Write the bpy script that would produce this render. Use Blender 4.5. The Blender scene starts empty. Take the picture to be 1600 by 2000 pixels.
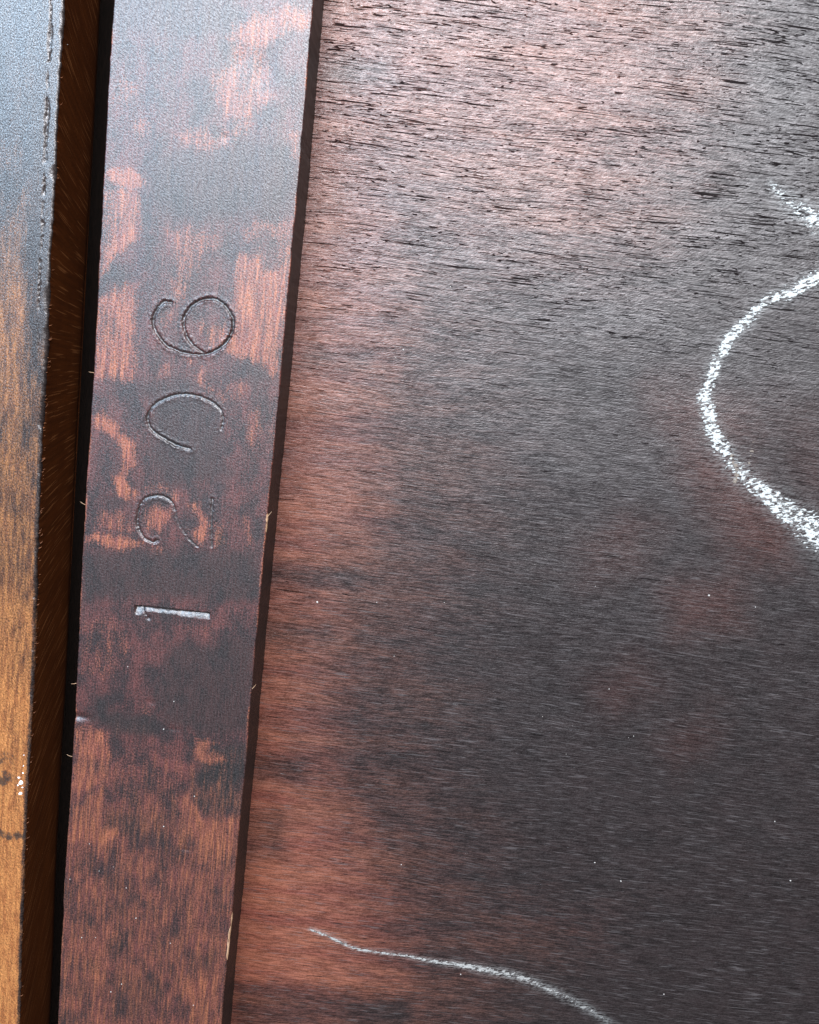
import bpy, math, random
import numpy as np
from mathutils import Matrix, Vector

random.seed(7)
rng = np.random.default_rng(7)
MM = 0.001
scene = bpy.context.scene
COL = scene.collection

# ------------------------------------------------------------------ camera
# Boards run along world Y, across is X, up is Z; the top of the rail is z = 0.
FPX = 1600.0                                     # focal length in photo pixels
dvec = np.array([-1185.0, 10042.0, 1600.0]); dvec /= np.linalg.norm(dvec)
Xc = np.array([10042.0, 1185.0, 0.0]); Xc /= np.linalg.norm(Xc)
Yc = -dvec
Zc = np.cross(Xc, Yc)
R_wc = np.stack([Xc, Yc, Zc], axis=1)            # world -> lens axes (x right, y down, z forward)
CAM_H = 196.0                                    # mm above the rail


def at(px, py, z=0.0):
    """photo pixel -> point (mm) on the horizontal plane z"""
    px = np.asarray(px, float); py = np.asarray(py, float)
    r = np.stack([(px - 800) / FPX, (py - 1000) / FPX, np.ones_like(px)], -1)
    w = r @ R_wc
    t = (z - CAM_H) / w[..., 2]
    return np.stack([w[..., 0] * t, w[..., 1] * t], -1)


cam_d = bpy.data.cameras.new('camera')
cam_d.sensor_fit = 'HORIZONTAL'; cam_d.sensor_width = 36.0; cam_d.lens = 36.0 * FPX / 1600.0
cam_d.clip_start = 0.005; cam_d.clip_end = 50.0
cam = bpy.data.objects.new('camera', cam_d); COL.objects.link(cam)
rows = R_wc
cx, cy, cz = rows[0], -rows[1], -rows[2]
cam.matrix_world = Matrix(((cx[0], cy[0], cz[0], 0), (cx[1], cy[1], cz[1], 0),
                           (cx[2], cy[2], cz[2], CAM_H * MM), (0, 0, 0, 1)))
scene.camera = cam

# ------------------------------------------------------------------ light
world = bpy.data.worlds.new('World'); scene.world = world; world.use_nodes = True
bg = world.node_tree.nodes['Background']
bg.inputs['Color'].default_value = (1.0, 0.97, 0.94, 1); bg.inputs['Strength'].default_value = 0.20


def area(name, direction, dist, sx, sy, power, color):
    l = bpy.data.lights.new(name, 'AREA'); l.shape = 'RECTANGLE'; l.size = sx; l.size_y = sy
    l.energy = power; l.color = color
    o = bpy.data.objects.new(name, l); COL.objects.link(o)
    v = Vector(direction).normalized()
    o.location = v * dist
    o.rotation_euler = v.to_track_quat('Z', 'Y').to_euler()
    return o


def sph(tilt, az):      # tilt from the zenith, azimuth from +Y towards +X
    t, a = math.radians(tilt), math.radians(az)
    return (math.sin(t) * math.sin(a), math.sin(t) * math.cos(a), math.cos(t))


area('window_light', sph(30, 6), 1.6, 1.10, 0.60, 70.0, (0.95, 0.95, 1.0))
area('sky_window_light', sph(44, -52), 1.6, 0.80, 0.70, 46.0, (0.56, 0.77, 1.0))

scene.view_settings.view_transform = 'Standard'; scene.view_settings.look = 'None'
scene.view_settings.gamma = 1.0; scene.view_settings.exposure = 0.0
scene.view_settings.use_curve_mapping = False
scene.render.engine = 'CYCLES'

# ------------------------------------------------------------------ helpers


def sstep(a, b, x):
    t = np.clip((x - a) / (b - a), 0, 1)
    return t * t * (3 - 2 * t)


_perm = rng.random((256, 256))


def vnoise(x, y):
    """value noise, unit lattice"""
    xi = np.floor(x).astype(int); yi = np.floor(y).astype(int)
    fx = x - xi; fy = y - yi
    fx = fx * fx * (3 - 2 * fx); fy = fy * fy * (3 - 2 * fy)
    a = _perm[xi % 256, yi % 256]; b = _perm[(xi + 1) % 256, yi % 256]
    c = _perm[xi % 256, (yi + 1) % 256]; d = _perm[(xi + 1) % 256, (yi + 1) % 256]
    return (a * (1 - fx) + b * fx) * (1 - fy) + (c * (1 - fx) + d * fx) * fy


def fbm(x, y, n=3):
    s = 0; a = 0.5; t = 0
    for i in range(n):
        s = s + a * vnoise(x * 2 ** i + 17 * i, y * 2 ** i + 31 * i); t += a; a *= 0.5
    return s / t


def poly_sd(poly, X, Y):
    """signed distance, positive inside; poly (n,2) in mm"""
    d = np.full(X.shape, 1e9); inside = np.zeros(X.shape, bool)
    n = len(poly)
    for i in range(n):
        ax, ay = poly[i]; bx, by = poly[(i + 1) % n]
        ex, ey = bx - ax, by - ay
        t = np.clip(((X - ax) * ex + (Y - ay) * ey) / (ex * ex + ey * ey + 1e-9), 0, 1)
        d = np.minimum(d, np.hypot(X - ax - t * ex, Y - ay - t * ey))
        cond = (ay > Y) != (by > Y)
        xc = ax + (Y - ay) / (ey if abs(ey) > 1e-9 else 1e-9) * ex
        inside ^= cond & (X < xc)
    return np.where(inside, d, -d)


def line_field(pts, X, Y, vals=None):
    """distance to polyline, signed side, parameter value interpolated from vals"""
    best = np.full(X.shape, 1e9); val = np.zeros(X.shape); sgn = np.zeros(X.shape)
    for i in range(len(pts) - 1):
        ax, ay = pts[i]; bx, by = pts[i + 1]
        ex, ey = bx - ax, by - ay
        t = np.clip(((X - ax) * ex + (Y - ay) * ey) / (ex * ex + ey * ey + 1e-9), 0, 1)
        dx, dy = X - ax - t * ex, Y - ay - t * ey
        d = np.hypot(dx, dy); m = d < best
        best = np.where(m, d, best)
        if vals is not None:
            val = np.where(m, vals[i] * (1 - t) + vals[i + 1] * t, val)
        sgn = np.where(m, np.sign(ex * dy - ey * dx), sgn)
    return best, sgn, val


def smooth_poly(pts, k=4):
    """Catmull-Rom through the points"""
    p = np.asarray(pts, float); out = []
    q = np.vstack([2 * p[0] - p[1], p, 2 * p[-1] - p[-2]])
    for i in range(1, len(q) - 2):
        for j in range(k):
            t = j / k
            out.append(0.5 * (2 * q[i] + (q[i + 1] - q[i - 1]) * t + (2 * q[i - 1] - 5 * q[i] + 4 * q[i + 1] - q[i + 2]) * t * t
                              + (3 * q[i] - q[i - 1] - 3 * q[i + 1] + q[i + 2]) * t ** 3))
    out.append(p[-1])
    return np.array(out)


def blob_field(polys, X, Y, z, soft):
    """largest strength-weighted coverage of a list of (strength, [(px,py)...]) stains"""
    f = np.zeros(X.shape)
    for s, pts in polys:
        pm = at([p[0] for p in pts], [p[1] for p in pts], z)
        lo = pm.min(0) - 2 * soft; hi = pm.max(0) + 2 * soft
        m = (X > lo[0]) & (X < hi[0]) & (Y > lo[1]) & (Y < hi[1])
        if not m.any():
            continue
        wx = X[m] + (fbm(X[m] * 0.5, Y[m] * 0.4 + 9) - 0.5) * 2.2
        wy = Y[m] + (fbm(X[m] * 0.5 + 40, Y[m] * 0.4) - 0.5) * 2.6
        f[m] = np.maximum(f[m], s * sstep(-soft, soft, poly_sd(pm, wx, wy)))
    return f


def mesh_np(name, V, F, mats, attrs=None, mat_idx=None, smooth=True):
    """V (n,3) in mm, F (m,4) quads or (m,3)"""
    me = bpy.data.meshes.new(name)
    k = F.shape[1]
    me.vertices.add(len(V)); me.vertices.foreach_set('co', (V * MM).astype(np.float32).ravel())
    me.loops.add(F.size); me.loops.foreach_set('vertex_index', F.astype(np.int32).ravel())
    me.polygons.add(len(F))
    me.polygons.foreach_set('loop_start', np.arange(0, F.size, k, dtype=np.int32))
    for m in mats:
        me.materials.append(m)
    if mat_idx is not None:
        me.polygons.foreach_set('material_index', mat_idx.astype(np.int32))
    me.polygons.foreach_set('use_smooth', np.full(len(F), smooth))
    me.update(calc_edges=True)
    for an, av in (attrs or {}).items():
        a = me.attributes.new(an, 'FLOAT', 'POINT'); a.data.foreach_set('value', av.astype(np.float32).ravel())
    me.validate()
    return me


def sub_mesh(name, V, F, keep, mats, attrs, smooth=True):
    f = F[keep]; u, inv = np.unique(f.ravel(), return_inverse=True)
    return mesh_np(name, V[u], inv.reshape(f.shape), mats, {k: v.ravel()[u] for k, v in attrs.items()}, smooth=smooth)


def grid_faces(ny, nx, base=0):
    i = np.arange(ny - 1)[:, None] * nx + np.arange(nx - 1)[None, :]
    i = i.ravel() + base
    return np.stack([i, i + 1, i + nx + 1, i + nx], 1)


def obj(name, me, parent=None, label=None, cat=None, group=None, kind=None):
    o = bpy.data.objects.new(name, me); COL.objects.link(o)
    if parent: o.parent = parent
    if label: o['label'] = label
    if cat: o['category'] = cat
    if group: o['group'] = group
    if kind: o['kind'] = kind
    return o


# ------------------------------------------------------------------ node helper
class NT:
    def __init__(self, name):
        self.m = bpy.data.materials.new(name); self.m.use_nodes = True
        self.t = self.m.node_tree; self.t.nodes.clear()
        self.out = self.t.nodes.new('ShaderNodeOutputMaterial')
        self.b = self.t.nodes.new('ShaderNodeBsdfPrincipled')
        self.t.links.new(self.b.outputs[0], self.out.inputs[0])
        tc = self.t.nodes.new('ShaderNodeTexCoord')
        self.co = self.vmath('MULTIPLY', tc.outputs['Object'], (1000, 1000, 1000))   # millimetres

    def put(self, sock, v):
        if isinstance(v, bpy.types.NodeSocket): self.t.links.new(v, sock)
        else: sock.default_value = v

    def vmath(self, op, a, b):
        n = self.t.nodes.new('ShaderNodeVectorMath'); n.operation = op
        self.put(n.inputs[0], a); self.put(n.inputs[1], b); return n.outputs[0]

    def math(self, op, a, b=0.0, clamp=False):
        n = self.t.nodes.new('ShaderNodeMath'); n.operation = op; n.use_clamp = clamp
        self.put(n.inputs[0], a); self.put(n.inputs[1], b); return n.outputs[0]

    def add(self, a, b): return self.math('ADD', a, b)
    def mul(self, a, b): return self.math('MULTIPLY', a, b)
    def sub(self, a, b): return self.math('SUBTRACT', a, b)

    def ss(self, x, lo, hi, a=0.0, b=1.0):
        n = self.t.nodes.new('ShaderNodeMapRange'); n.interpolation_type = 'SMOOTHSTEP'
        self.put(n.inputs[0], x); self.put(n.inputs[1], lo); self.put(n.inputs[2], hi)
        self.put(n.inputs[3], a); self.put(n.inputs[4], b); return n.outputs[0]

    def rot(self, v, deg):
        n = self.t.nodes.new('ShaderNodeVectorRotate'); n.rotation_type = 'Z_AXIS'
        self.put(n.inputs['Vector'], v); n.inputs['Angle'].default_value = math.radians(deg); return n.outputs[0]

    def noise(self, scale, detail=2.0, rough=0.5, co=None, off=(0, 0, 0), dist=0.0):
        v = self.vmath('MULTIPLY', co or self.co, scale)
        if off != (0, 0, 0): v = self.vmath('ADD', v, off)
        n = self.t.nodes.new('ShaderNodeTexNoise'); n.inputs['Scale'].default_value = 1.0
        n.inputs['Detail'].default_value = detail; n.inputs['Roughness'].default_value = rough
        n.inputs['Distortion'].default_value = dist
        self.put(n.inputs['Vector'], v); return n.outputs['Fac']

    def attr(self, name):
        n = self.t.nodes.new('ShaderNodeAttribute'); n.attribute_name = name; return n.outputs['Fac']

    def mix(self, f, a, b):
        n = self.t.nodes.new('ShaderNodeMix'); n.data_type = 'RGBA'
        self.put(n.inputs[0], f)
        for s, v in ((n.inputs[6], a), (n.inputs[7], b)):
            self.put(s, v if isinstance(v, bpy.types.NodeSocket) else (*v, 1.0))
        return n.outputs[2]

    def shade(self, col, f):       # multiply a colour by a value
        n = self.t.nodes.new('ShaderNodeVectorMath'); n.operation = 'SCALE'
        self.put(n.inputs[0], col); self.put(n.inputs['Scale'], f); return n.outputs[0]

    def bump(self, h, dist_mm, prev=None, strength=1.0):
        n = self.t.nodes.new('ShaderNodeBump'); n.inputs['Distance'].default_value = dist_mm * MM
        n.inputs['Strength'].default_value = strength
        self.put(n.inputs['Height'], h)
        if prev: self.put(n.inputs['Normal'], prev)
        return n.outputs[0]

    def done(self, color, rough, normal=None, spec=0.5):
        self.put(self.b.inputs['Base Color'], color if isinstance(color, bpy.types.NodeSocket) else (*color, 1))
        self.put(self.b.inputs['Roughness'], rough)
        self.put(self.b.inputs['Specular IOR Level'], spec)
        if normal: self.put(self.b.inputs['Normal'], normal)
        return self.m


def mat_panel():
    n = NT('stained_panel_wood')
    # the grain runs across (X) and wavers a little
    w = n.noise((0.012, 0.03, 0), 2, 0.5)
    w2 = n.noise((0.05, 0.12, 0), 2, 0.5, off=(7, 3, 0))
    wy = n.add(n.mul(n.sub(w, 0.5), 5.0), n.mul(n.sub(w2, 0.5), 0.3))
    cmb = n.t.nodes.new('ShaderNodeCombineXYZ'); n.put(cmb.inputs[1], wy)
    co = n.vmath('ADD', n.co, cmb.outputs[0])
    fiber = n.noise((0.22, 3.5, 1), 2, 0.6, co)
    fine = n.noise((0.6, 5.0, 1), 2, 0.6, co, (5, 5, 0))
    figure = n.noise((0.03, 0.20, 1), 3, 0.55, co, (2, 9, 0))
    crumb = n.noise((0.9, 2.8, 1), 3, 0.65, n.rot(co, -26), (3, 1, 0))
    crumb2 = n.noise((2.4, 3.2, 1), 2, 0.6, n.rot(co, 14), (13, 4, 0))
    patch = n.noise((0.10, 0.16, 1), 3, 0.6, off=(4, 8, 0))
    pdens = n.attr('pores')
    clus = n.noise((0.06, 0.20, 1), 2, 0.5, co, (11, 3, 0))
    dens = n.add(n.mul(pdens, 0.10), n.mul(n.sub(clus, 0.5), 0.22))
    por1 = n.noise((0.085, 3.0, 1), 0.5, 0.5, co, (21, 6, 0))
    por2 = n.noise((0.25, 3.0, 1), 0.3, 0.5, co, (1, 46, 0))
    por3 = n.noise((0.62, 2.7, 1), 0.3, 0.5, co, (71, 6, 0))
    p1 = n.ss(n.add(por1, dens), 0.775, 0.83)
    p2 = n.ss(n.add(por2, dens), 0.80, 0.85)
    p3 = n.mul(n.ss(n.add(por3, dens), 0.815, 0.86), n.ss(pdens, 0.3, 0.8))
    pore = n.math('MAXIMUM', p1, n.math('MAXIMUM', p2, p3))
    # colours of the wood and of the stain on it
    bare = n.attr('bare')
    bm = n.add(bare, n.add(n.mul(n.sub(figure, 0.5), 0.50), n.add(n.mul(n.sub(patch, 0.5), 0.28), n.add(n.mul(n.sub(crumb, 0.5), 0.6), n.mul(n.sub(fiber, 0.5), 0.5)))))
    bm = n.mul(n.ss(bm, -0.05, 1.15), n.ss(bare, 0.0, 0.4))
    brown = n.mix(n.ss(figure, 0.35, 0.65), (0.122, 0.033, 0.021), (0.150, 0.049, 0.028))
    stain = n.mix(patch, (0.0068, 0.0052, 0.0056), (0.0140, 0.0082, 0.0083))
    red = n.mul(n.attr('red'), n.ss(n.add(patch, n.mul(fiber, 0.6)), 0.5, 1.0, 0.55, 1.0))
    stain = n.mix(red, stain, (0.034, 0.0085, 0.0058))
    col = n.mix(bm, stain, brown)
    col = n.shade(col, n.ss(n.add(fiber, n.mul(crumb2, 0.5)), 0.5, 1.0, 0.55, 1.45))
    # dry fibre tips, their sheen painted in as a colour paler than the stain
    tip_sheen = n.mul(n.ss(n.noise((0.19, 3.0, 1), 1.0, 0.5, co, (91, 33, 0)), 0.60, 0.73), n.ss(pdens, 0.0, 0.9, 1.0, 0.2))
    col = n.mix(n.mul(tip_sheen, 0.32), col, (0.110, 0.098, 0.098))
    film = n.mul(n.attr('dusting'), n.ss(n.add(crumb, n.mul(fiber, 0.8)), 0.75, 1.15))
    col = n.mix(n.mul(film, 0.6), col, (0.26, 0.265, 0.255))
    col = n.mix(n.mul(pore, 0.92), col, (0.005, 0.003, 0.003))
    # relief of the fibres
    h = n.add(n.mul(fiber, 0.42), n.add(n.mul(fine, 0.25), n.mul(n.mul(crumb, n.ss(pdens, 0, 0.7, 0.25, 1.0)), 0.9)))
    h = n.add(h, n.mul(crumb2, 0.3))
    nb = n.bump(h, 0.115)
    nb = n.bump(pore, -0.18, nb)
    ro = n.add(n.ss(crumb2, 0.3, 0.7, 0.35, 0.48), n.mul(pore, 0.3))
    # raised fibres are burnished, the hollows between them are matt
    gloss = n.add(n.mul(n.ss(fiber, 0.40, 0.66), 0.52), n.mul(n.ss(crumb, 0.38, 0.64), 0.36))
    gloss = n.add(0.33, n.mul(gloss, n.ss(fine, 0.35, 0.62, 0.6, 1.15)))
    gloss = n.mul(gloss, n.sub(1.0, n.mul(pore, 0.85)))
    return n.done(col, ro, nb, n.math('MINIMUM', gloss, 1.0))


def mat_rail():
    n = NT('stained_rail_wood')
    streak = n.noise((1.6, 0.10, 1), 3, 0.6)
    streak2 = n.noise((3.4, 0.22, 1), 2, 0.6, off=(8, 2, 0))
    speck = n.noise((2.7, 2.1, 1), 3, 0.7, off=(3, 3, 0))
    grit = n.noise((4.2, 3.2, 1), 2, 0.7, off=(33, 12, 0))
    craze = n.noise((1.5, 2.7, 1), 3, 0.65, n.rot(n.co, 25), (9, 9, 0))
    blot = n.noise((0.20, 0.13, 1), 2.5, 0.55, off=(6, 1, 0))
    bare, blk, gr = n.attr('bare'), n.attr('black'), n.attr('groove')
    low = n.attr('worn')                 # towards one end the rail is rubbed through along the grain
    b = n.add(bare, n.add(n.mul(n.sub(speck, 0.5), n.sub(1.5, n.mul(low, 0.7))), n.add(n.mul(n.sub(grit, 0.5), 0.8), n.add(n.mul(n.sub(blot, 0.5), 0.9), n.mul(n.sub(streak, 0.5), n.add(0.9, n.mul(low, 0.4)))))))
    b = n.mul(n.ss(b, n.sub(0.18, n.mul(low, 0.12)), n.add(1.12, n.mul(low, 0.12))), n.ss(bare, 0.0, 0.35))
    mott = n.ss(n.add(n.add(n.mul(blot, 1.5), n.mul(speck, 1.0)), n.mul(streak2, 0.4)), 1.15, 1.85)
    mid = n.mix(mott, (0.014, 0.0088, 0.0098), (0.066, 0.020, 0.018))
    mid = n.mix(n.mul(n.ss(n.add(blk, n.add(n.mul(n.sub(speck, 0.5), 0.9), n.mul(n.sub(blot, 0.5), 0.8))), 0.15, 0.95), 0.85), mid, (0.0085, 0.0085, 0.009))
    orange = n.mix(n.ss(streak, 0.38, 0.68), (0.125, 0.034, 0.025), (0.230, 0.074, 0.035))
    orange = n.mix(n.mul(low, 0.8), orange, n.mix(n.ss(streak, 0.35, 0.68), (0.082, 0.025, 0.017), (0.155, 0.052, 0.024)))
    col = n.mix(b, mid, orange)
    col = n.shade(col, n.ss(n.add(n.mul(speck, 0.8), n.mul(streak2, 0.6)), 0.42, 0.98, 0.40, 1.55))
    col = n.mix(n.mul(gr, 0.8), col, (0.016, 0.015, 0.015))
    h = n.add(n.mul(craze, 0.8), n.add(n.mul(speck, 0.6), n.mul(streak2, 0.4)))
    nb = n.bump(h, 0.075)
    ro = n.ss(speck, 0.3, 0.7, 0.36, 0.48)
    gloss = n.add(0.34, n.add(n.mul(n.ss(grit, 0.38, 0.64), 0.40), n.mul(n.ss(craze, 0.38, 0.64), 0.40)))
    gloss = n.math('MAXIMUM', n.math('MINIMUM', gloss, 1.0), n.mul(gr, 0.85))
    return n.done(col, ro, nb, gloss)


def mat_left():
    n = NT('worn_board_wood')
    streak = n.noise((1.3, 0.14, 1), 3, 0.6)
    speck = n.noise((3.2, 2.2, 1), 3, 0.65, off=(5, 3, 0))
    diag = n.noise((0.7, 2.4, 1), 2, 0.6, n.rot(n.co, 55), (5, 8, 0))
    blot = n.noise((0.22, 0.08, 1), 3, 0.6, off=(1, 7, 0))
    bare, blk, st = n.attr('bare'), n.attr('black'), n.attr('strip')
    b = n.add(bare, n.add(n.mul(n.sub(speck, 0.5), 0.8), n.add(n.mul(n.sub(streak, 0.5), 0.7), n.mul(n.sub(blot, 0.5), 0.9))))
    b = n.mul(n.ss(b, 0.05, 1.1), n.ss(bare, 0, 0.2))
    stain = n.mix(blot, (0.010, 0.008, 0.008), (0.022, 0.014, 0.013))
    wood = n.mix(n.ss(streak, 0.35, 0.65), (0.185, 0.064, 0.020), (0.28, 0.114, 0.036))
    col = n.mix(b, stain, wood)
    col = n.mix(n.mul(n.ss(n.add(blk, n.add(n.mul(n.sub(speck, 0.5), 2.2), n.mul(n.sub(n.noise((0.9, 0.7, 1), 2, 0.6, off=(44, 2, 0)), 0.5), 2.0))), 0.45, 1.0), 0.85), col, (0.014, 0.013, 0.013))
    col = n.mix(n.mul(st, 0.35), col, (0.045, 0.035, 0.032))
    col = n.shade(col, n.ss(n.add(n.mul(speck, 0.9), n.mul(diag, 0.5)), 0.42, 0.98, 0.45, 1.55))
    h = n.add(n.mul(speck, 0.7), n.mul(diag, 0.4))
    nb = n.bump(h, 0.09)
    gloss = n.add(0.25, n.mul(n.ss(n.noise((3.8, 3.2, 1), 2, 0.7, off=(3, 12, 0)), 0.38, 0.62), 0.75))
    return n.done(col, n.ss(speck, 0.3, 0.7, 0.30, 0.42), nb, gloss)


def mat_sawn():
    """side face of the left board with saw marks fanning out"""
    n = NT('sawn_wood')
    sep = n.t.nodes.new('ShaderNodeSeparateXYZ'); n.put(sep.inputs[0], n.co)
    yc = float(at(90, 690)[1])
    q = n.mul(n.sub(sep.outputs[1], yc), n.add(1.0, n.mul(sep.outputs[2], -0.011)))
    cmb = n.t.nodes.new('ShaderNodeCombineXYZ')
    n.put(cmb.inputs[0], q); n.put(cmb.inputs[1], sep.outputs[2])
    saw = n.noise((0.9, 0.06, 0), 4, 0.7, cmb.outputs[0])
    scr = n.ss(n.noise((2.0, 0.09, 0), 1, 0.5, cmb.outputs[0], (7, 3, 0)), 0.61, 0.69)
    blot = n.noise((0.1, 0.05, 0.1), 3, 0.6)
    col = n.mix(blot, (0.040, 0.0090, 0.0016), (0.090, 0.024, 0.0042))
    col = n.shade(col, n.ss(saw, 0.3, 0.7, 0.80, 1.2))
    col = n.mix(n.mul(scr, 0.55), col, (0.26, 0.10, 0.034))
    nb = n.bump(n.add(n.mul(saw, 0.3), n.noise((1.5, 1.5, 1.5), 3, 0.7)), 0.05)
    return n.done(col, 0.7, nb, 0.12)


def mat_plain(name, a, b, rough, sc=(1.5, 0.3, 0.6), spec=0.4, bump=0.08):
    n = NT(name)
    f = n.noise(sc, 3, 0.6)
    return n.done(n.mix(n.ss(f, 0.3, 0.7), a, b), rough, n.bump(f, bump), spec)


M_panel, M_rail, M_left, M_sawn = mat_panel(), mat_rail(), mat_left(), mat_sawn()
M_railside = mat_plain('rail_side_wood', (0.011, 0.0055, 0.004), (0.026, 0.012, 0.008), 0.55)  # dark wood, colour lowered further to carry the contact shadow beside the rail
M_under = mat_plain('raw_underside_wood', (0.010, 0.005, 0.003), (0.020, 0.010, 0.006), 0.8)


def mat_chalk(name, lo, hi, t):
    """powder rubbed on: where the layer is thin the dark wood shows through it"""
    n = NT(name)
    f = n.noise((2.6, 3.4, 3), 3, 0.7)
    c = n.mix(n.ss(f, 0.3, 0.7), lo, hi)
    return n.done(n.mix(n.ss(n.add(n.attr('thick'), n.mul(n.sub(f, 0.5), t * 0.9)), 0.0, t), (0.045, 0.040, 0.038), c), 0.95, n.bump(f, 0.05), 0.1)


M_chalk = mat_chalk('white_chalk', (0.26, 0.268, 0.257), (0.46, 0.47, 0.455), 0.22)
M_faint = mat_chalk('faint_chalk', (0.17, 0.165, 0.155), (0.30, 0.295, 0.28), 0.26)
M_smear = mat_plain('smeared_chalk', (0.10, 0.085, 0.072), (0.20, 0.165, 0.135), 0.95, (3, 3, 3), 0.1, 0.05)
M_dust = mat_plain('pale_dust', (0.30, 0.28, 0.26), (0.45, 0.43, 0.40), 0.9, (3, 3, 3), 0.2, 0.02)
M_chip = mat_plain('fresh_split_wood', (0.34, 0.20, 0.11), (0.46, 0.30, 0.19), 0.7)
M_splint = mat_plain('split_edge_wood', (0.10, 0.034, 0.012), (0.22, 0.085, 0.035), 0.6)
M_fleck = mat_plain('white_paint', (0.72, 0.72, 0.72), (0.85, 0.85, 0.85), 0.5, (3, 3, 3), 0.4, 0.02)

# ------------------------------------------------------------------ layout in mm
ZP = -14.7                                             # level of the wide panel
Y0 = float(at(300, 2000)[1]); Y1 = float(at(300, 0)[1])
XL = 0.5 * (at(222, 0)[0] + at(112, 2000)[0]); XR = 0.5 * (at(614, 0)[0] + at(433, 2000)[0])
print('rail', XL, XR, 'width', XR - XL, 'y', Y0, Y1)
yl = np.array([-420, -360, -300, -250, -220, -200]) + Y0 + 190
FY = np.arange(Y0 - 6, Y1 + 6, 0.2)
YS = np.concatenate([np.linspace(Y0 - 260, Y0 - 8, 40), FY, np.linspace(Y1 + 8, Y1 + 260, 40)])

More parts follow.
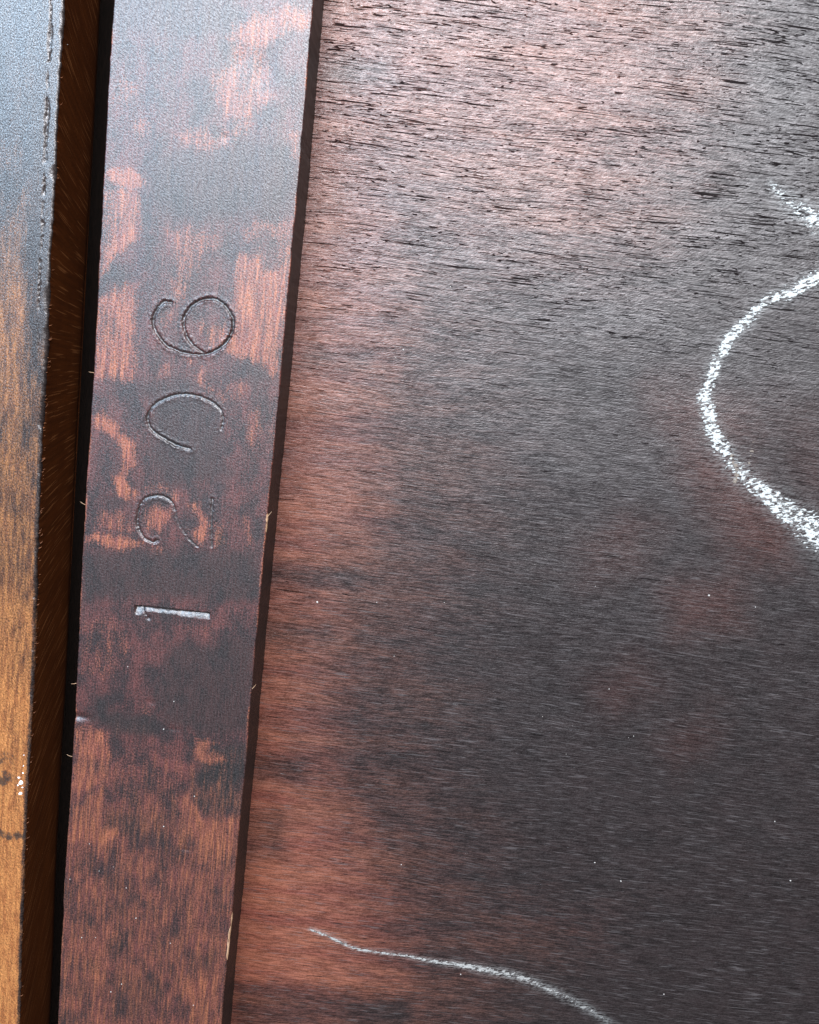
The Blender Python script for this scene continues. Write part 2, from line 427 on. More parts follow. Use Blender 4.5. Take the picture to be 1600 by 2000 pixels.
# ------------------------------------------------------------------ stamped rail
BARE = [
 (.62, [(452,55),(480,35),(510,20),(560,10),(612,15),(606,55),(590,60),(560,62),(545,80),(520,95),(490,95),(465,80),(447,75)]),
 (.45, [(450,75),(520,95),(530,130),(520,170),(540,190),(520,215),(490,235),(470,240),(440,235),(420,200),(415,170),(420,140),(445,120)]),
 (.50, [(345,262),(375,250),(420,258),(455,250),(470,230),(500,235),(480,262),(440,285),(400,290),(360,290)]),
 (.50, [(560,255),(588,250),(585,310),(565,320),(560,290)]),
 (.36, [(225,155),(260,150),(275,180),(250,205),(225,195)]),
 (.42, [(258,235),(285,225),(302,240),(295,268),(275,270),(262,255)]),
 (1.0, [(208,335),(250,332),(280,345),(275,360),(255,368),(225,355),(205,350)]),
 (.62, [(203,365),(262,368),(280,390),(278,440),(260,465),(230,485),(210,515),(197,530),(199,440)]),
 (1.0, [(198,500),(230,455),(260,440),(272,450),(255,480),(225,500),(200,545)]),
 (.62, [(475,445),(500,435),(545,430),(578,428),(570,480),(545,540),(540,480),(520,450),(500,470),(485,475)]),
 (.50, [(330,445),(370,440),(420,455),(440,490),(400,500),(375,560),(345,600),(330,560),(340,500)]),
 (.82, [(462,500),(500,490),(525,530),(555,520),(560,480),(572,475),(560,600),(548,700),(530,740),(500,705),(470,700),(445,690),(440,685),(458,650),(460,610),(450,590),(458,540)]),
 (.75, [(188,590),(215,565),(250,550),(275,555),(270,600),(268,680),(262,745),(240,750),(215,735),(180,740),(183,660)]),
 (.80, [(400,650),(415,645),(440,625),(448,650),(435,675),(410,685),(400,670)]),
 (.62, [(385,630),(400,620),(408,640),(390,645)]),
 (.50, [(310,615),(340,600),(350,620),(335,645),(315,640)]),
 (.85, [(394,712),(402,745),(410,768),(392,757),(386,735)]),
 (.55, [(305,715),(325,712),(322,740),(308,745)]),
 (.70, [(355,692),(374,700),(366,712)]),
 (.48, [(435,745),(470,730),(485,755),(470,780),(450,780)]),
 (.60, [(420,770),(440,765),(445,785),(425,785)]),
 (.60, [(488,800),(505,790),(512,840),(497,885),(483,860)]),
 (.36, [(535,770),(546,800),(538,880),(528,900),(522,860)]),
 (1.0, [(178,812),(195,806),(225,828),(250,853),(263,880),(260,910),(247,930),(252,945),(265,965),(250,977),(233,962),(218,935),(232,925),(239,905),(238,880),(222,860),(198,837),(180,828)]),
 (1.0, [(167,1045),(190,1040),(205,1049),(240,1049),(278,1059),(257,1070),(220,1070),(190,1062),(165,1061)]),
 (.52, [(185,1000),(230,995),(260,1010),(265,1040),(230,1045),(185,1030)]),
 (.75, [(288,990),(310,980),(330,995),(325,1020),(310,1042),(290,1037),(283,1010)]),
 (.88, [(372,983),(390,985),(397,1005),(412,1020),(408,1047),(390,1060),(372,1050),(366,1035),(395,1030),(380,1005)]),
 (.62, [(418,1020),(430,1013),(435,1040),(442,1062),(420,1067),(415,1050)]),
 (.55, [(475,1010),(485,1003),(490,1050),(478,1074)]),
 (.48, [(290,945),(330,950),(360,965),(350,975),(310,965),(285,960)]),
 (.62, [(298,1070),(322,1069),(318,1082),(303,1082)]),
 (.36, [(355,1216),(376,1213),(380,1230),(360,1234)]),
 (.46, [(396,1225),(416,1213),(414,1237),(400,1243)]),
 (.30, [(160,1210),(230,1200),(260,1260),(220,1330),(155,1320)]),
 (.78, [(146,1420),(190,1425),(215,1435),(217,1480),(213,1520),(195,1535),(165,1550),(140,1545),(141,1470)]),
 (.97, [(138,1572),(165,1560),(190,1545),(210,1530),(207,1600),(210,1612),(230,1620),(245,1630),(200,1650),(160,1645),(130,1650)]),
 (.82, [(374,1438),(400,1441),(428,1450),(410,1465),(437,1475),(442,1486),(420,1492),(383,1484),(373,1465)]),
 (.42, [(278,1373),(294,1378),(292,1397),(273,1392)]),
 (.80, [(368,1540),(385,1580),(405,1594),(430,1594),(470,1588),(460,1700),(445,1720),(410,1700),(380,1690),(350,1660),(345,1600),(355,1560)]),
 (1.0, [(395,1600),(420,1595),(450,1600),(455,1660),(440,1690),(410,1680)]),
 (.52, [(128,1650),(200,1655),(280,1650),(330,1670),(330,1720),(270,1730),(220,1715),(180,1700),(126,1700)]),
 (.65, [(225,1665),(260,1670),(275,1700),(240,1710),(222,1690)]),
 (.80, [(175,1708),(191,1704),(199,1760),(192,1802),(179,1802),(177,1750)]),
 (.66, [(122,1800),(170,1800),(205,1825),(215,1860),(200,1890),(210,2040),(108,2040),(118,1880)]),
 (.92, [(183,1808),(205,1828),(214,1870),(195,1882),(180,1850)]),
 (.62, [(360,1700),(455,1690),(442,1850),(430,2040),(355,2040),(340,1900),(350,1800)]),
 (.90, [(375,1880),(422,1900),(420,2030),(368,2030),(363,1930)]),
]
BLACK = [
 (1.0, [(370,1545),(387,1500),(385,1450),(420,1460),(485,1450),(474,1580),(440,1588),(410,1594),(385,1572)]),
 (.62, [(330,1260),(505,1240),(488,1440),(400,1440),(320,1420),(290,1350)]),
 (.80, [(155,1400),(200,1385),(300,1390),(320,1440),(230,1440),(200,1420)]),
 (.90, [(184,1357),(212,1357),(212,1395),(190,1395)]),
 (.70, [(208,1575),(220,1580),(330,1590),(330,1670),(280,1650),(210,1612)]),
 (.95, [(227,1728),(247,1733),(242,1792),(226,1787)]),
 (.55, [(220,1900),(310,1900),(300,1960),(250,2010),(215,1960)]),
 (.60, [(222,-30),(440,-30),(450,70),(430,80),(215,60)]),
 (.62, [(290,290),(420,292),(480,265),(560,270),(590,330),(580,420),(500,430),(400,440),(300,430),(280,380),(285,340)]),
 (.65, [(510,100),(530,90),(560,140),(578,155),(550,168),(522,130)]),
 (.62, [(290,770),(440,770),(440,900),(470,930),(320,960),(290,900)]),
 (.62, [(160,1072),(505,1070),(525,1180),(300,1170),(150,1180)]),
 (.80, [(188,520),(215,515),(270,535),(240,550),(215,560),(186,578)]),
 (.65, [(440,720),(480,708),(520,708),(533,740),(500,765),(470,725)]),
 (.55, [(270,740),(360,740),(420,740),(400,770),(300,790),(250,770)]),
 (.50, [(190,900),(235,905),(235,930),(190,940)]),
 (.60, [(195,960),(250,975),(262,995),(200,990)]),
]
# stroke: points (px), half width mm along it, depth mm along it
DIG = {
 '6': [([(334,591),(322,589),(309,600),(300,619),(300,634),(306,650),(322,672),(344,683),(369,691),(400,692),(422,684),(441,669),(453,647),(455,622),(441,598),(425,586),(409,583),(391,587),(372,600),(360,619),(359,638),(366,659),(378,675),(397,688)], .62, .55, (1, 1))],
 '0': [([(372,877),(344,869),(325,859),(306,847),(292,833),(288,816),(294,800),(306,787),(325,777),(350,770),(375,771),(400,778),(422,791),(434,806),(436,822),(432,838)], .62, .58, (1, .45))],
 '2': [([(307,1056),(297,1059),(282,1050),(272,1034),(268,1016),(272,994),(282,975),(301,968),(320,970),(336,981),(342,997)], .62, .58, (1, .55)),
       ([(342,997),(347,1016),(361,1041),(373,1056),(386,1067)], .34, .16, (.35, .9)),
       ([(415,975),(414,1000),(413,1031),(414,1069)], .52, .42, (1, .4))],
}


def build_rail():
    edge = np.array([0, .05, .12, .22, .36, .52])
    inner = np.arange(.72, (XR - XL) / 2, .2)
    half = np.concatenate([edge, inner]); xs = np.concatenate([half, (XR - XL) - half[::-1]])
    U, Y = np.meshgrid(xs, YS)
    W = XR - XL
    wob = lambda k, a: (fbm(YS * .05 + k, YS * 0 + k) - .5) * a * 1.6 + (fbm(YS * .6 + k, YS * 0 + 3 * k) - .5) * a * .6
    eL = wob(3, .35); eR = wob(11, .35)
    X = XL + eL[:, None] * (1 - U / W) + eR[:, None] * (U / W) + U
    dE = np.minimum(U, W - U)
    r = .34 + .16 * (fbm(YS * .35, YS * 0 + 5) - .5)[:, None]
    q = np.clip(1 - dE / r, 0, 1)
    Z = -r * (1 - np.sqrt(np.clip(1 - q * q, 0, 1)))
    Z = Z + (fbm(X * .12, Y * .02) - .5) * .30 + (fbm(X * .9, Y * .10 + 4) - .5) * .05
    # dents: a knock on the left edge, small ones on the face
    dents = [(150, 1400, 2.6, .9, .55), (296, 1372, 1.2, .7, .10), (340, 1425, 1.6, .5, .10), (363, 1660, 1.3, .5, .15), (470, 118, 3.0, 3.6, .16), (515, 135, 3.0, 4.5, .22), (440, 268, 1.0, 1.0, .07)]
    for px, py, rx, ry, d in dents:
        c = at(px, py)
        Z -= d * np.exp(-((X - c[0]) / rx) ** 2 - ((Y - c[1]) / ry) ** 2)
    ragged = (fbm(X * 2.1, Y * 2.1, 3) - .5); deepn = fbm(X * .45 + 5, Y * .45, 2); crush = fbm(X * 1.9 + 50, Y * 1.9 + 8, 2)
    groove = np.zeros(X.shape); gid = np.zeros(X.shape, int)
    dz = np.zeros(X.shape)
    for k, (dg, strokes) in enumerate(DIG.items()):
        for pts, hw, dep, taper in strokes:
            P = smooth_poly(at([p[0] for p in pts], [p[1] for p in pts]), 3)
            m = (X > P[:, 0].min() - 3) & (X < P[:, 0].max() + 3) & (Y > P[:, 1].min() - 3) & (Y < P[:, 1].max() + 3)
            d, s, v = line_field(P, X[m], Y[m], np.linspace(taper[0], taper[1], len(P)))
            d = np.abs(d + ragged[m] * .55)
            v = v * (.45 + 1.1 * deepn[m]); hw_ = hw * .82
            cut = np.clip(1 - d / (hw_ * (.6 + .4 * np.clip(v, 0, 1))), 0, 1)
            dd = -dep * .72 * v * sstep(0, .9, cut)
            lip = v * np.exp(-((d - hw * 1.2) / .42) ** 2) * (.02 + .16 * (crush[m] - .35))
            old = dz[m]; dz[m] = np.where(dd < -1e-4, np.minimum(old, dd), np.maximum(old, 0) * (old >= 0) + np.minimum(old, 0) + lip * (old > -1e-4))
            g = groove[m]; groove[m] = np.maximum(g, cut)
            gi = gid[m]; gi[cut > 0] = k + 1; gid[m] = gi
    # the 1: a wide nick, steep on the upper side, ramped on the lower
    a = at(264, 1181); b = at(411, 1196)
    ex, ey = (b - a) / np.hypot(*(b - a)); L = np.hypot(*(b - a))
    s = (X - a[0]) * ex + (Y - a[1]) * ey
    t = -(-(X - a[0]) * ey + (Y - a[1]) * ex) + ragged * .30          # positive towards the foot of the picture
    wd = 1.12 + .45 * sstep(L * .55, L * .62, s) + 1.25 * sstep(2.6, 1.4, s)
    inside = (s > -.1) & (s < L + .1)
    prof = np.where(t < .42, np.clip(t / .42, 0, 1) ** .7, np.clip((wd + .25 - t) / (wd - .17), 0, 1)) * inside * (t > 0)
    prof *= sstep(-.1, .25, s) * sstep(L + .1, L - .2, s)
    crk = np.exp(-((s - 2.1 - .5 * (t - 1)) / .22) ** 2) * (t > .4) * (t < 2.6)
    d1 = -prof * (.40 + .55 * fbm(X * .9, Y * 1.3)) * (wd / 1.9) - .25 * crk * inside
    c3 = at(290, 1207); fl = np.hypot(X - c3[0], Y - c3[1])
    d1 -= .3 * np.clip(1 - fl / .8, 0, 1)
    m = (prof > 0) | ((crk > .1) & inside)
    dz = np.where(d1 < -1e-4, d1, dz); groove = np.maximum(groove, np.clip(prof * 1.5, 0, 1)); gid[m] = 4
    Z = Z + dz
    bare = blob_field([(q * np.interp(np.mean([p[1] for p in pp]), [300, 450, 1500, 1700], [1.4, 1.05, 1.0, .85]), pp) for q, pp in BARE], X, Y, 0, 1.8); blk = blob_field(BLACK, X, Y, 0, 3.0)
    # rubbed edges show wood
    bare = np.maximum(bare, .55 * sstep(.9, .1, dE) * sstep(.35, .65, fbm(Y * .12, X * 0 + 2)))
    yy = at(np.full(1, 300), np.array([1300.]))[0, 1]; y2 = at(np.full(1, 300), np.array([1650.]))[0, 1]
    worn = sstep(yy, y2, Y)
    bare = np.maximum(bare, .46 * worn); 
    bare *= 1 - .6 * sstep(0, .4, groove)
    V = np.stack([X, Y, Z], -1).reshape(-1, 3)
    F = grid_faces(len(YS), len(xs))
    at_ = {'bare': bare, 'black': blk, 'groove': sstep(.1, .7, groove), 'worn': worn}
    fg = gid.ravel()[F].max(1)
    root = obj('stamped_rail', None, None, 'narrow blotchy red-brown rail stamped 1206, between the dark gap and the wide panel', 'wooden rail')
    root.empty_display_size = 0.01
    # body below the face
    n = len(YS); nx = len(xs)
    depth = 38.0
    side = []
    base = len(V); zs = [-.0, -1.2, -5, -10, -18, -depth]
    Vs, Fs = [V], [F[fg == 0]]
    for col in (0, nx - 1):
        ex_ = X[:, col]; ez = Z[:, col]
        S = np.stack([np.stack([ex_ + (0.12 if col else -.12) * (k > 0) * (fbm(YS * .3 + k, YS * 0 + k) - .5), YS, np.where(k == 0, ez, zz)], -1) for k, zz in enumerate(zs)], 1)
        Vs.append(S.reshape(-1, 3)); f = grid_faces(n, len(zs), base)
        Fs.append(f if col else f[:, ::-1]); base += S.size // 3
    body_mat = np.concatenate([np.zeros(len(Fs[0])), np.ones(len(Fs[1]) + len(Fs[2]))])
    VV = np.concatenate(Vs); FF = np.concatenate(Fs)
    # ends and underside
    e = np.array([[XL, YS[0], 0], [XR, YS[0], 0], [XR, YS[0], -depth], [XL, YS[0], -depth], [XL, YS[-1], 0], [XR, YS[-1], 0], [XR, YS[-1], -depth], [XL, YS[-1], -depth]])
    b0 = len(VV); VV = np.concatenate([VV, e])
    FF = np.concatenate([FF, np.array([[0, 3, 2, 1], [4, 5, 6, 7], [3, 7, 6, 2]]) + b0]); body_mat = np.concatenate([body_mat, [1, 1, 1]])
    pad = len(VV) - len(V)
    atb = {k: np.concatenate([v.ravel(), np.zeros(pad)]) for k, v in at_.items()}
    u, inv = np.unique(FF.ravel(), return_inverse=True)
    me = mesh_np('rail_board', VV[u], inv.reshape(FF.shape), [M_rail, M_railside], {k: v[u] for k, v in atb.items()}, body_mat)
    obj('board', me, root)
    for k, dg in enumerate(['6', '0', '2', '1']):
        me = sub_mesh('stamped_digit_' + dg, V, F, fg == k + 1, [M_rail], at_)
        obj('stamped_digit', me, root, {'6': 'stamped digit 6 turned on its side', '0': 'stamped oval digit 0', '2': 'stamped digit 2 turned on its side', '1': 'stamped digit 1, a pale wide nick'}[dg])
    # pale chips where the edge has split
    for px, py, ln, wd in [(523, 1012, 2.2, .45), (441, 1840, 10.5, .42), (447, 1795, 4.0, .16), (521, 1030, 2.5, .22)]:
        c = at(px, py); k = 9
        tt = np.linspace(-1, 1, k); wv = wd * np.sqrt(np.clip(1 - tt ** 2, 0, 1)) * (.5 + .7 * rng.random(k)); wv[0] = wv[-1] = .01
        xe = XR + np.interp(c[1] + tt * ln / 2, YS, eR)
        yv = c[1] + tt * ln / 2
        A = np.stack([xe - wv, yv, np.full(k, .05)], -1); B = np.stack([xe + .03, yv, np.full(k, -.12)], -1)
        C = np.stack([xe + .06, yv, np.full(k, -.9) * (wv / wd + .2)], -1)
        Vc = np.stack([A, B, C], 1).reshape(-1, 3)
        obj('edge_chip', mesh_np('edge_chip', Vc, grid_faces(k, 3), [M_chip]), root, 'pale fresh split along the rail edge')
    for px, py in [(183, 728), (140, 1478), (149, 1335), (167, 986)]:
        c = at(px, py); hair(root, 'loose_fibre', (XL + np.interp(c[1], YS, eL), c[1], -.1), (-1.3 + .5 * rng.random(), .9 - rng.random(), .5), .09)
    for px, py in [(487, 1345), (529, 1010)]:
        c = at(px, py); hair(root, 'loose_fibre', (XR + np.interp(c[1], YS, eR), c[1], -.1), (1.0, 1.5, .5), .09)


def hair(root, name, p, d, w):
    p = np.array(p); d = np.array(d); s = np.array([-d[1], d[0], 0]); s = s / (np.linalg.norm(s) + 1e-9)
    rows_ = []
    for t in (0, .35, .7, 1):
        c = p + d * t + np.array([0, 0, .25 * math.sin(t * 3)]); ww = w * (1 - t * .75)
        rows_.append([c - s * ww, c + np.array([0, 0, ww]), c + s * ww, c - np.array([0, 0, ww]), c - s * ww])
    obj(name, mesh_np(name, np.array(rows_).reshape(-1, 3), grid_faces(4, 5), [M_chip]), root)


# ------------------------------------------------------------------ left board
def build_left():
    ey = [(125,-60),(125,0),(122,60),(113,200),(110,280),(105,400),(98,500),(94,600),(92,680),(87,760),(83,830),(80,920),(75,1030),(72,1100),(70,1170),(66,1300),(62,1400),(55,1520),(50,1620),(46,1720),(42,1830),(38,2000),(36,2050)]
    E = at([p[0] for p in ey], [p[1] for p in ey]); o = np.argsort(E[:, 1]); E = E[o]
    lin = np.polyfit(E[:, 1], E[:, 0], 1)
    xe = np.interp(YS, E[:, 1], E[:, 0]) + (fbm(YS * .9, YS * 0 + 8) - .5) * .34 + (fbm(YS * 3.1, YS * 0 + 2) - .5) * .12
    far = (YS < E[0, 1]) | (YS > E[-1, 1])
    cxp = [(101,-60),(100,0),(98,100),(95,130),(92,230),(89,300),(85,400),(83,470),(78,520),(76,590),(74,680),(72,760)]
    C = at([p[0] for p in cxp], [p[1] for p in cxp]); o = np.argsort(C[:, 1]); C = C[o]
    fine = np.concatenate([[0, .06, .14, .26, .42, .6], np.arange(.8, 22, .2), np.array([23, 25, 28, 32, 38, 46, 56, 66, 72])])
    U, Y = np.meshgrid(fine, YS)            # distance in from the edge
    X = xe[:, None] - U
    r = (.55 + .9 * sstep(.45, .75, fbm(YS * .16, YS * 0 + 1)))[:, None]
    q = np.clip(1 - U / r, 0, 1)
    Z = -r * .8 * (1 - np.sqrt(np.clip(1 - q * q, 0, 1)))
    Z += (fbm(X * .1, Y * .02) - .5) * .4 + (fbm(X * .9, Y * .3) - .5) * .06
    xc = np.interp(Y, C[:, 1], C[:, 0], left=C[0, 0] + .2)
    fade = sstep(C[0, 1], C[3, 1], Y)
    dcr = np.abs(X - xc + (fbm(X * 1.5, Y * 1.2) - .5) * .7)
    wcr = .26 + .34 * sstep(.4, .7, fbm(Y * .25, X * 0 + 6))
    Z -= .38 * fade * np.clip(1 - dcr / wcr, 0, 1) * sstep(.25, .6, fbm(Y * .35 + 3, X * 0 + 9))
    strip = (X > xc) * fade
    ypx = lambda v: float(at(60, v)[1])
    ky = np.array([2050, 1700, 1400, 1200, 1000, 850, 700, 600, 500, 400, 200, -50])
    kb = np.array([1., .98, .84, .62, .40, .44, .54, .50, .32, .20, .08, .04])
    
    bare = np.interp(Y, np.array([ypx(v) for v in ky]), kb)
    bare = bare * (1 - .75 * sstep(ypx(1000), ypx(600), Y) * sstep(7, 3.5, U))
    bare = bare * (1 - .5 * sstep(.3, .9, strip))
    bare = bare * (1 - .75 * sstep(1.1, .3, U))
    blk = blob_field([(1., [(-20,1520),(12,1508),(28,1520),(22,1535),(-20,1532)]), (.7, [(-20,1470),(25,1470),(30,1485),(0,1500)]), (1., [(-20,1610),(20,1626),(46,1622),(44,1642),(15,1640),(-20,1625)])], X, Y, 0, 1.2)
    V = np.stack([X, Y, Z], -1).reshape(-1, 3)
    F = grid_faces(len(YS), len(fine))[:, ::-1]
    at_ = {'bare': bare, 'black': blk, 'strip': strip + np.clip(1 - U / 1.2, 0, 1) * .0}
    ctr = strip.ravel()[F].min(1) > .12
    root = obj('edge_board', None, None, 'board at the left edge, blue-grey stained above and bare orange below', 'wooden board')
    root.empty_display_size = 0.01
    # saw-cut side
    n = len(YS); zs = np.array([0, -.8, -2, -4, -7, -10, -14, -18, -20.5, -22, -22.6])
    ez = Z[:, 0]
    xs0 = np.interp(YS, E[:, 1], E[:, 0]); xs0 = np.convolve(np.pad(xs0, 60, mode='edge'), np.ones(121) / 121, 'valid')
    mixk = lambda z: xe + (xs0 - xe) * min(1., -z / 3.)
    S = np.stack([np.stack([mixk(z) + (fbm(YS * .25, YS * 0 + .05 * z) - .5) * .12 - .004 * z - (1.6 * ((-z - 18) / 4.6) ** 2 if z < -18 else 0), YS, ez if k == 0 else np.full(n, z - .4)], -1) for k, z in enumerate(zs)], 1)
    base = len(V); f = grid_faces(n, len(zs), base)
    x0 = X[:, -1]
    Eb = np.array([[x0[0], YS[0], 0], [xe[0], YS[0], 0], [xe[0] - 1.6, YS[0], -23], [x0[0], YS[0], -23], [x0[-1], YS[-1], 0], [xe[-1], YS[-1], 0], [xe[-1] - 1.6, YS[-1], -23], [x0[-1], YS[-1], -23]])
    VV = np.concatenate([V, S.reshape(-1, 3), Eb]); b0 = base + S.size // 3
    FF = np.concatenate([F[~ctr], f, np.array([[0, 3, 2, 1], [4, 5, 6, 7], [0, 4, 7, 3], [3, 7, 6, 2]]) + b0])
    mi = np.concatenate([np.zeros((~ctr).sum()), np.ones(len(f)), [1, 1, 1, 1]])
    pad = len(VV) - len(V)
    atb = {k: np.concatenate([v.ravel(), np.zeros(pad)]) for k, v in at_.items()}
    u, inv = np.unique(FF.ravel(), return_inverse=True)
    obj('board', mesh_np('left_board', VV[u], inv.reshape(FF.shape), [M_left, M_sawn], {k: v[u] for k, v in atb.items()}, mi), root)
    obj('edge_strip', sub_mesh('edge_strip', V, F, ctr, [M_left], at_), root, 'thin grey strip split off along the board edge by a crack')
    # torn fibres on the lower arris, one ragged mass
    VS, FS = [], []
    ylo, yhi = ypx(1950), ypx(120)
    for i in range(170):
        y = rng.uniform(ylo, yhi)
        if rng.random() > .35 + .65 * sstep(ypx(1300), ypx(1100), np.array(y)) * sstep(ypx(600), ypx(800), np.array(y)):
            continue
        x = np.interp(y, YS, xe); L = rng.uniform(.3, 1.1); ang = rng.normal(.45, .3)
        p = np.array([x - .05, y, -rng.uniform(.2, 1.3)]); d = np.array([L * .45 * math.cos(ang), L * math.sin(ang), -L * .5])
        w = rng.uniform(.04, .11)
        b = len(VS)
        for t in (0, .5, 1):
            c = p + d * t + np.array([.18 * math.sin(3 * t), 0, .0]); ww = w * (1 - .8 * t)
            VS += [c + np.array([0, -ww, 0]), c + np.array([ww * 1.4, 0, ww]), c + np.array([0, ww, 0])]
        for k in (0, 3):
            FS += [[b + k, b + k + 1, b + k + 4, b + k + 3], [b + k + 1, b + k + 2, b + k + 5, b + k + 4]]
    obj('torn_fibres', mesh_np('torn_fibres', np.array(VS), np.array(FS), [M_splint]), root, kind='stuff')
    for px, py, r_ in [(41, 1529, .62), (40, 1550, .46), (45, 1510, .22), (37, 1519, .30), (46, 1496, .16), (35, 1534, .2), (44, 1538, .2), (47, 1475, .14)]:
        c = at(px, py); obj('paint_fleck', lump('paint_fleck', (c[0], c[1], .02), r_, r_ * .9, .16, M_fleck), root, 'white paint fleck by the board edge')


def lump(name, c, rx, ry, h, mat, seg=12):
    V, F = [], []
    ph = rng.random(3) * 6
    for j, (rr, zz) in enumerate([(1., -.35), (.92, .35), (.6, .85), (.05, 1.)]):
        for i in range(seg):
            a = 2 * math.pi * i / seg
            k = 1 + .16 * math.sin(2 * a + ph[0]) + .1 * math.sin(3 * a + ph[1]) + .06 * math.sin(5 * a + ph[2])
            V.append((c[0] + rx * rr * k * math.cos(a), c[1] + ry * rr * k * math.sin(a), c[2] + h * zz))
    for j in range(3):
        for i in range(seg):
            F.append([j * seg + i, j * seg + (i + 1) % seg, (j + 1) * seg + (i + 1) % seg, (j + 1) * seg + i])
    return mesh_np(name, np.array(V), np.array(F), [mat])


# ------------------------------------------------------------------ wide panel
def panel_z(X, Y):
    return ZP + (fbm(X * .03, Y * .05) - .5) * .5


LOOP = [(1700,505),(1650,520),(1600,541),(1575,552),(1545,572),(1512,580),(1482,600),(1465,622),(1447,640),(1427,657),(1412,685),(1400,703),(1392,727),(1385,750),(1380,767),(1376,782),(1382,805),(1387,825),(1397,850),(1407,870),(1420,890),(1437,912),(1457,932),(1482,955),(1512,977),(1542,1002),(1572,1022),(1600,1045),(1650,1082),(1710,1115)]
LOOP_W = [28,28,28,27,25,20,20,22,22,22,23,23,23,23,25,28,30,30,32,34,36,38,36,34,38,44,52,58,58,50]
STUB = [(1508,362),(1530,386),(1550,402),(1572,418),(1600,437),(1650,465),(1700,485)]
STUB_W = [14,26,34,40,40,36,30]
LINE = [(607,1815),(640,1828),(690,1851),(740,1860),(790,1866),(850,1878),(900,1885),(950,1894),(1000,1905),(1040,1918),(1080,1936),(1110,1950),(1150,1972),(1190,1998)]
LINE_W = [6,7,7,6,6,8,11,15,17,17,16,15,13,10]


def build_panel():
    xa = XR - 6; xb = float(at(1600, 1000, ZP)[0])
    xs = np.concatenate([np.arange(xa, xb + 22, .5), np.linspace(xb + 24, xb + 240, 30)])
    ys = np.concatenate([np.linspace(Y0 - 265, Y0 - 14, 40), np.arange(Y0 - 12, Y1 + 14, .5), np.linspace(Y1 + 16, Y1 + 265, 40)])
    X, Y = np.meshgrid(xs, ys); Z = panel_z(X, Y)
    py = np.array([-60, 0, 200, 400, 600, 800, 1000, 1100, 1200, 1400, 1500, 1600, 1700, 1800, 1900, 2060])
    pxh = np.array([860, 860, 810, 770, 780, 730, 735, 685, 655, 640, 640, 690, 740, 780, 790, 760])
    half = at(pxh, py, ZP); o = np.argsort(half[:, 1])
    hx = np.interp(Y, half[o, 1], half[o, 0])
    bare = np.maximum(sstep(36, -42, X - hx) * .95, .28 * sstep(80, 0, X - hx))
    up = sstep(at([900], [850], ZP)[0, 1], at([900], [100], ZP)[0, 1], Y)
    bare = np.maximum(bare, .60 * up * sstep(at([1650], [300], ZP)[0, 0], at([1100], [300], ZP)[0, 0], X))
    bare = np.maximum(bare, .24 * blob_field([(1., [(700,1700),(1000,1690),(1250,1780),(1200,1870),(1000,1960),(700,2040)])], X, Y, ZP, 22))
    dark = blob_field([(.5, [(636,115),(760,110),(770,150),(700,175),(632,165)]), (.55, [(600,690),(720,690),(720,715),(590,715)]),
                       (.7, [(525,1105),(680,1105),(740,1130),(660,1150),(520,1135)]), (.65, [(515,1215),(640,1220),(650,1255),(510,1260)]),
                       (.6, [(490,1470),(600,1480),(600,1530),(480,1525)]), (.6, [(470,1590),(560,1580),(560,1680),(460,1690)]), (.75, [(455,1915),(560,1920),(800,1955),(800,2050),(440,2050)])], X, Y, ZP, 4)
    bare *= 1 - .75 * dark
    red = blob_field([(.75, [(1270,760),(1360,760),(1460,800),(1475,850),(1420,875),(1330,855),(1290,820)]),
                      (.85, [(1330,850),(1420,880),(1480,950),(1545,1030),(1530,1100),(1440,1095),(1390,1000),(1340,920)]),
                      (.70, [(1310,1150),(1440,1130),(1445,1220),(1320,1230)]), (.45, [(1130,1080),(1200,1010),(1280,1020),(1260,1100),(1150,1130)]),
                      (.42, [(1160,1340),(1230,1290),(1280,1340),(1200,1390)]), (.36, [(1290,1450),(1390,1380),(1400,1440),(1330,1500)]),
                      (.30, [(1480,780),(1640,800),(1640,980),(1560,980)])], X, Y, ZP, 9)
    pores = sstep(at([900], [1050], ZP)[0, 1], at([900], [250], ZP)[0, 1], Y) * .95 + .05
    dusting = np.zeros(X.shape)
    for pts, wid in ((LOOP, LOOP_W), (STUB, STUB_W), (LINE, LINE_W)):
        P = smooth_poly(at([p[0] for p in pts], [p[1] for p in pts], ZP), 2)
        m = (X > P[:, 0].min() - 8) & (X < P[:, 0].max() + 8) & (Y > P[:, 1].min() - 8) & (Y < P[:, 1].max() + 8)
        d, _, wv = line_field(P, X[m], Y[m], np.interp(np.linspace(0, 1, len(P)), np.linspace(0, 1, len(wid)), np.array(wid) / 16.4))
        dusting[m] = np.maximum(dusting[m], np.exp(-(d / (wv * 1.25 + .25)) ** 2))
    V = np.stack([X, Y, Z], -1).reshape(-1, 3); F = grid_faces(len(ys), len(xs))
    me = mesh_np('panel_face', V, F, [M_panel], {'bare': bare, 'red': red, 'pores': pores, 'dusting': dusting})
    root = obj('wooden_panel', None, None, 'wide dark-stained panel with white chalk marks, lying lower than the rail', 'wooden panel')
    root.empty_display_size = 0.01
    obj('board', me, root)
    x0, x1, y0, y1 = xs[0], xs[-1], ys[0], ys[-1]; zb = ZP - 9
    e = np.array([[x0, y0, ZP - .4], [x1, y0, ZP - .4], [x1, y1, ZP - .4], [x0, y1, ZP - .4], [x0, y0, zb], [x1, y0, zb], [x1, y1, zb], [x0, y1, zb]])
    obj('underside', mesh_np('panel_underside', e, np.array([[0, 4, 5, 1], [1, 5, 6, 2], [2, 6, 7, 3], [3, 7, 4, 0], [4, 7, 6, 5]]), [M_under], smooth=False), root)
    return root


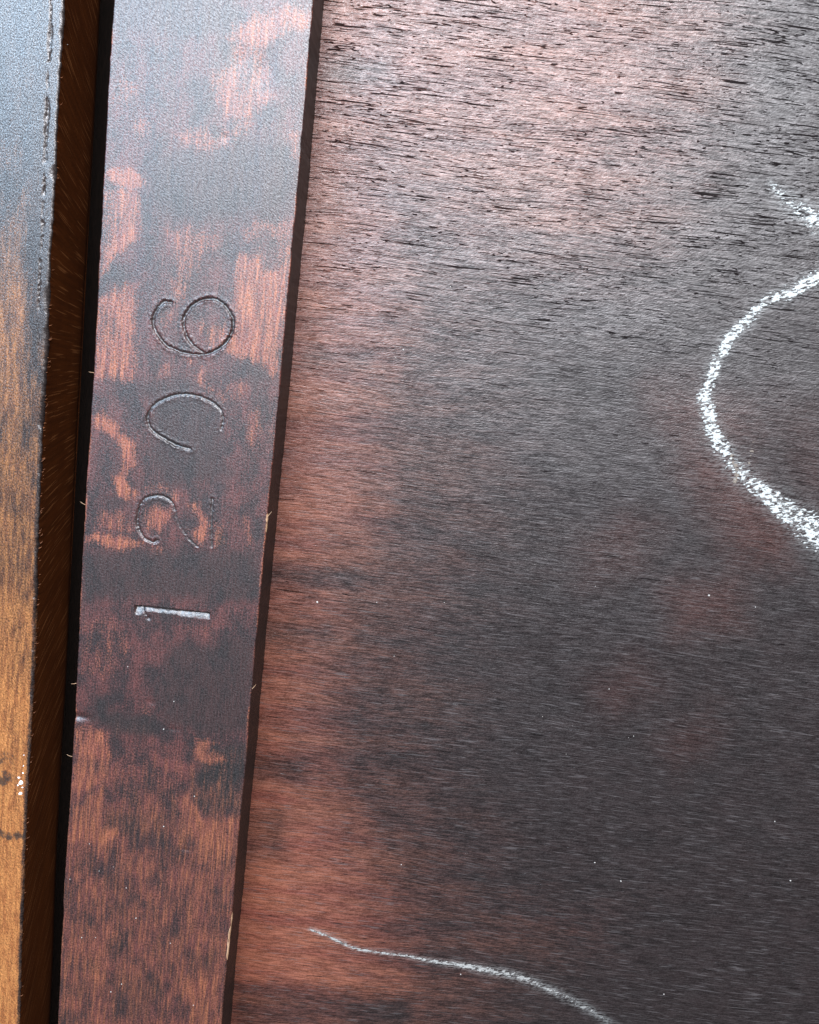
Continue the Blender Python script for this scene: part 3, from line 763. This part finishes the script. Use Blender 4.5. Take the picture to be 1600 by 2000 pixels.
def contour_mesh(name, Xg, Yg, f, mat, lift):
    """thin crust where f > 0: marching squares, filled, with a raised middle"""
    verts, vid, faces, thick = [], {}, [], []
    ny, nx = f.shape

    def vert(key, x, y, h, th=0.0):
        if key not in vid:
            vid[key] = len(verts); verts.append((x, y, h)); thick.append(th)
        return vid[key]
    act = np.argwhere((f[:-1, :-1] > 0) | (f[1:, :-1] > 0) | (f[:-1, 1:] > 0) | (f[1:, 1:] > 0))
    for j, i in act:
        cs = [(j, i), (j, i + 1), (j + 1, i + 1), (j + 1, i)]
        poly = []
        for k in range(4):
            a, b = cs[k], cs[(k + 1) % 4]
            fa, fb = f[a], f[b]
            if fa > 0:
                poly.append(vert(a, Xg[a], Yg[a], lift * min(1., .35 + fa * 3), float(fa)))
            if (fa > 0) != (fb > 0):
                t = fa / (fa - fb); key = (a, b) if a < b else (b, a)
                poly.append(vert(key, Xg[a] + t * (Xg[b] - Xg[a]), Yg[a] + t * (Yg[b] - Yg[a]), .02))
        if len(poly) >= 3:
            faces.append(poly)
    V = np.array(verts); V[:, 2] += panel_z(V[:, 0], V[:, 1])
    me = bpy.data.meshes.new(name)
    me.from_pydata([tuple(v) for v in V * MM], [], faces); me.materials.append(mat)
    me.polygons.foreach_set('use_smooth', np.ones(len(me.polygons), bool)); me.update()
    a_ = me.attributes.new('thick', 'FLOAT', 'POINT'); a_.data.foreach_set('value', np.array(thick, np.float32))
    return me


def chalk(root, pts, wid, den, label, seed, mat=None, step=.13):
    P = smooth_poly(at([p[0] for p in pts], [p[1] for p in pts], ZP), 3)
    k = np.linspace(0, len(pts) - 1, len(P))
    W = np.interp(k, range(len(pts)), np.array(wid) * .98 / 8.2 / 2); D = np.interp(k, range(len(pts)), np.array(den) - .07)
    lo = P.min(0) - 6; hi = P.max(0) + 6
    Xg, Yg = np.meshgrid(np.arange(lo[0], hi[0], step), np.arange(lo[1], hi[1], step))
    d, s, wv = line_field(P, Xg, Yg, W); _, _, dv = line_field(P, Xg, Yg, D)
    # chalk catches on the ridges of the grain, which slant a little
    a = math.radians(20); u = Xg * math.cos(a) + Yg * math.sin(a); v = -Xg * math.sin(a) + Yg * math.cos(a)
    g = .55 * fbm(u * 1.0 + seed, v * 2.9 + seed, 3) + .45 * fbm(Xg * 1.5 + seed, Yg * 3.6, 3)
    brd = fbm(Xg * .35 + seed, Yg * .35, 2) - .5
    prof = dv - (np.clip((d + brd * wv * .5) / wv, 0, 3)) ** 2.2 * .30
    f = prof - (g - .5) * 2.0 - .48
    f = np.where(d > wv * 2.2, -1, f)
    me = contour_mesh('chalk_mark', Xg, Yg, f, mat or M_chalk, .09)
    o = obj('chalk_mark', me, root, label)
    return o


def build_chalk(root):
    dn = [.78,.78,.80,.80,.78,.70,.66,.74,.76,.78,.80,.80,.80,.80,.78,.80,.80,.74,.74,.72,.62,.54,.62,.76,.72,.70,.72,.76,.74,.6]
    chalk(root, LOOP, LOOP_W, dn, 'thick white chalk curve bulging towards the rail', 3)
    chalk(root, STUB, STUB_W, [.60,.56,.57,.62,.72,.78,.6], 'scattered end of a white chalk stroke above the curve', 9)
    chalk(root, LINE, LINE_W, [.74,.84,.74,.68,.76,.80,.84,.78,.68,.58,.50,.46,.44,.38], 'thin trailing white chalk line low on the panel', 5, M_faint, step=.10)
    chalk(root, [(1428,885),(1436,905),(1440,925),(1436,940)], [8,10,9,8], [.6,.7,.62,.7], 'tan smear in the chalk curve', 15, M_smear, .12)
    chalk(root, [(1472,865),(1468,885),(1464,905)], [8,9,6], [.5,.54,.5], 'faint tan smear inside the chalk curve', 25, M_smear, .12)


def build_dust():
    V, F = [], []
    specks = [(1385,1163,6,1),(1476,1186,4,1),(1163,1145,4,1),(1190,1346,5,1),(1228,1441,3,1),(1238,1438,3,1),(788,683,6,1),(773,698,4,1),(620,1176,6,1),(736,1177,4,1),(868,1177,4,1),(784,1689,5,1),(1162,1685,6,1),(1213,1721,5,1),(1544,1720,5,1),(1514,1605,5,1),(900,1903,4,1),(1247,517,5,1),(1106,1473,3,1),(770,1282,4,1),(1297,1942,4,1),(880,560,4,1),(1060,1400,3,1),
              (250,1302,4,0),(217,1937,6,0),(247,1734,4,0),(194,1701,3,0),(266,1793,4,0),(333,1842,3,0),(187,1831,4,0),(160,1831,4,0),(137,1717,4,0),(238,1922,4,0),(320,1424,4,0),(340,1370,3,0),(380,1555,3,0),(320,1614,4,0),(378,1963,3,0),(175,1648,4,0),(222,1693,3,0),
              (132,87,4,2),(118,166,4,2)]
    for px, py, s, lv in specks:
        z = {1: ZP, 0: 0.0, 2: -3.0}[lv]
        c = at(px, py, z); r = s / 8.2 / 2 * (.40 + .40 * rng.random())
        zz = float(panel_z(np.array([c[0]]), np.array([c[1]]))[0]) if lv == 1 else z + .1
        me = lump('d', (c[0], c[1], zz), r, r * (.7 + .4 * rng.random()), r * .7, M_dust, 8)
        v = np.array([p.co for p in me.vertices]) / MM; b = len(V)
        V += list(v); F += [[b + i for i in p.vertices] for p in me.polygons]
        bpy.data.meshes.remove(me)
    obj('dust_specks', mesh_np('dust_specks', np.array(V), np.array(F), [M_dust]), None, 'tiny pale dust specks scattered over the panel and the rail', 'dust', kind='stuff')


def build_cavity():
    xs = np.linspace(XL - 95, XR + 10, 24); ys = np.linspace(YS[0], YS[-1], 60)
    X, Y = np.meshgrid(xs, ys); Z = -60 + (fbm(X * .05, Y * .05) - .5) * .8
    obj('cavity_floor', mesh_np('cavity_floor', np.stack([X, Y, Z], -1).reshape(-1, 3), grid_faces(len(ys), len(xs)), [M_under]), None,
        'dark bottom of the gap between board and rail', 'cavity', kind='structure')


build_cavity()
panel = build_panel()
build_left()
build_rail()
build_chalk(panel)
build_dust()
